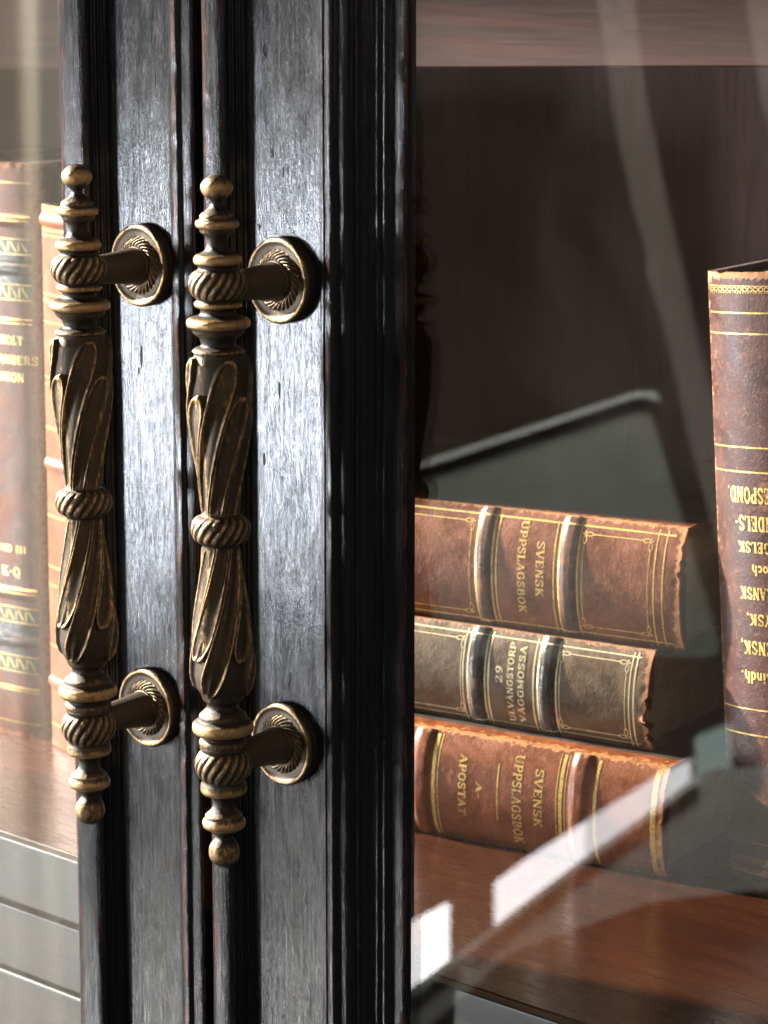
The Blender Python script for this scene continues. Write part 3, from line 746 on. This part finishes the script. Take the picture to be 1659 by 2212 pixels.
s = lambda py, px=125: Sx(B6, px, py)
B6.bands = [(s(480), .5), (s(1010), .5), (s(1480), .5)]
B6.body()
for py, w in ((448,.05),(455,.1),(475,.08),(500,.1),(512,.04),(640,.06),(655,.12),(820,.06),(835,.06),(700,.06),(930,.12),(1000,.08),(1120,.1),(1230,.1),(1270,.06),(1400,.06),(1570,.08)): B6.strip(s(py), .1, s(py), T6-.1, w)
B6.finish(GOLD)

# ------------------------------------------------------------------ the room the glass mirrors
M_PANE = mat_emit('bright_daylight', (1.0, .96, .88), 2.9)
M_FLOOR_W = mat_emit('white_floor_glow', (1.0, .98, 1.0), 10.0)
M_FLOOR2 = mat_emit('pale_floor_glow', (.97, .97, 1.0), 6.5)
M_CURT = mat_sheer()
M_GREY = mat_plain('grey_green_paint', (.10,.11,.10), .45)
M_TABLE = mat_plain('grey_table_lacquer', (.35,.36,.35), .35)
M_DARK = mat_plain('dark_table_wood', (.05,.035,.028), .5)
M_RIM2 = mat_plain('grey_chair_rim', (.27,.29,.28), .35)
M_RIM = mat_plain('pale_steel', (.75,.77,.78), .35)
M_LINEN = mat_plain('taupe_linen', (.50,.44,.39), .9)
M_WALL = mat_plain('plaster_wall', (.07,.052,.040), .9, 6)
area('furniture_fill', vp(1700, -2200, 1.7), vp(1350, 700, 3.2), .35, .35, 46, (1, .95, .88)).data.spread = R(70)  # added light that brightens the mirrored chair, table and curtain strips
# tall window with sheer curtain (left part of the reflection)
win = empty('tall_window', 'tall bright window behind a sheer curtain, mirrored in the left glass pane', 'window')
prism('pane', [(-1500,-900),(176,-900),(176,3300),(-1500,3300)], 4.4, .02, M_PANE, win)
for x in (-700, -240):
    prism('frame', [(x,-900),(x+40,-900),(x+40,3300),(x,3300)], 4.3, .04, M_RIM, win)
mb = MB()
def cf(u, v):
    px = -1400+u*1585; py = -900+v*4200
    t = 3.9+.035*math.sin(px*.045+.6*math.sin(py*.0011))+.02*math.sin(px*.021+1)
    lean = (py-1100)*.05
    return vp(px+lean*.6, py, t)
mb.grid(cf, 240, 30)
cu = mb.build('curtain', M_CURT, None, True, 1.0); tag(cu, 'sheer beige curtain hanging in soft folds, mirrored in the left glass pane', 'curtain')
# glowing panels in place of sunlit floor seen between the furniture, with a gap
floor_panels = empty('sunlit_floor_panels', 'glowing panels standing in for sunlit floor, mirrored at the foot of the right glass pane', 'window')
prism('pane', [(700,2110),(890,1990),(968,1950),(968,2330),(700,2330)], 4.2, .02, mat_emit('full_floor_glow', (1,1,1), 14.0), floor_panels)  # each pane here is an emissive panel acting as a bright floor patch
prism('pane', [(1066,1907),(1135,1856),(1262,1776),(1262,2330),(1066,2330)], 4.2, .02, M_FLOOR_W, floor_panels)
prism('pane', [(1262,1776),(1412,1680),(1490,1640),(1490,2330),(1262,2330)], 4.2, .02, M_FLOOR2, floor_panels)
prism('pane', [(1500,1592),(1580,1560),(1580,2000),(1500,2000)], 4.3, .02, mat_emit('dim_floor_glow', (.8,1,.92), 2.0), floor_panels)
# rounded table top in front of it
def rounded(pts, r, k=6):
    out = []
    n = len(pts)
    for i in range(n):
        p0, p1, p2 = Vector(pts[i-1]), Vector(pts[i]), Vector(pts[(i+1) % n])
        a = p1+(p0-p1).normalized()*r; b = p1+(p2-p1).normalized()*r
        for j in range(k+1):
            t = j/k; out.append(tuple(a*(1-t)**2+p1*2*t*(1-t)+b*t*t))
    return out
tab = empty('side_table', 'dark rounded side table with pale rim, mirrored low in the right pane', 'table')
prism('table_top', rounded([(600,2360),(1080,1998),(1276,1848),(1530,1660),(2100,1650),(2100,1935),(1620,1925),(1400,1950),(1100,2060),(700,2420)], 30), 2.6, .04, M_TABLE, tab)
prism('apron', rounded([(640,2400),(1090,2020),(1286,1870),(1535,1690),(2100,1680),(2300,2900),(700,2900)], 40), 2.66, .05, M_DARK, tab)
prism('rim', [(600,2352),(1080,1990),(1276,1840),(1417,1742),(1500,1678),(1512,1684),(1420,1752),(1278,1854),(1084,2002),(604,2366)], 2.58, .015, M_RIM, tab)
ch = empty('chair', 'grey green chair back with a rounded top corner, mirrored above the book stack', 'chair')
prism('backrest', rounded([(500,1140),(1390,850),(1560,1420),(500,1420)], 40), 3.0, .06, M_GREY, ch)
prism('rail', rounded([(500,1131),(1370,847),(1412,846),(1425,868),(1395,858),(1370,859),(500,1146)], 3), 2.97, .03, M_RIM2, ch)
def drape(poly, label):
    tag(prism('curtain', poly, 3.4, .05, M_LINEN), label, 'curtain')
drape([(1270,-120),(1352,-120),(1392,200),(1440,440),(1480,620),(1545,900),(1640,1330),(1590,1330),(1500,1000),(1430,700),(1398,600),(1400,560),(1368,460),(1330,280)], 'narrow taupe curtain strip running diagonally in the reflection left of the upright book')
drape([(1590,-120),(1700,-120),(1760,500),(1690,420),(1640,200)], 'taupe curtain edge mirrored in the top right corner of the glass')
# room shell behind the camera
room = MB()
a, b_, c_, d_ = vp(-3600,-6500,5.2), vp(6500,-6500,5.2), vp(6500,8000,5.2), vp(-3600,8000,5.2)
for p in (a, b_, c_, d_): room.vert(p)
room.face((0,1,2,3))
w = room.build('room_wall', M_WALL, None, False, 1.0); w['kind'] = 'structure'
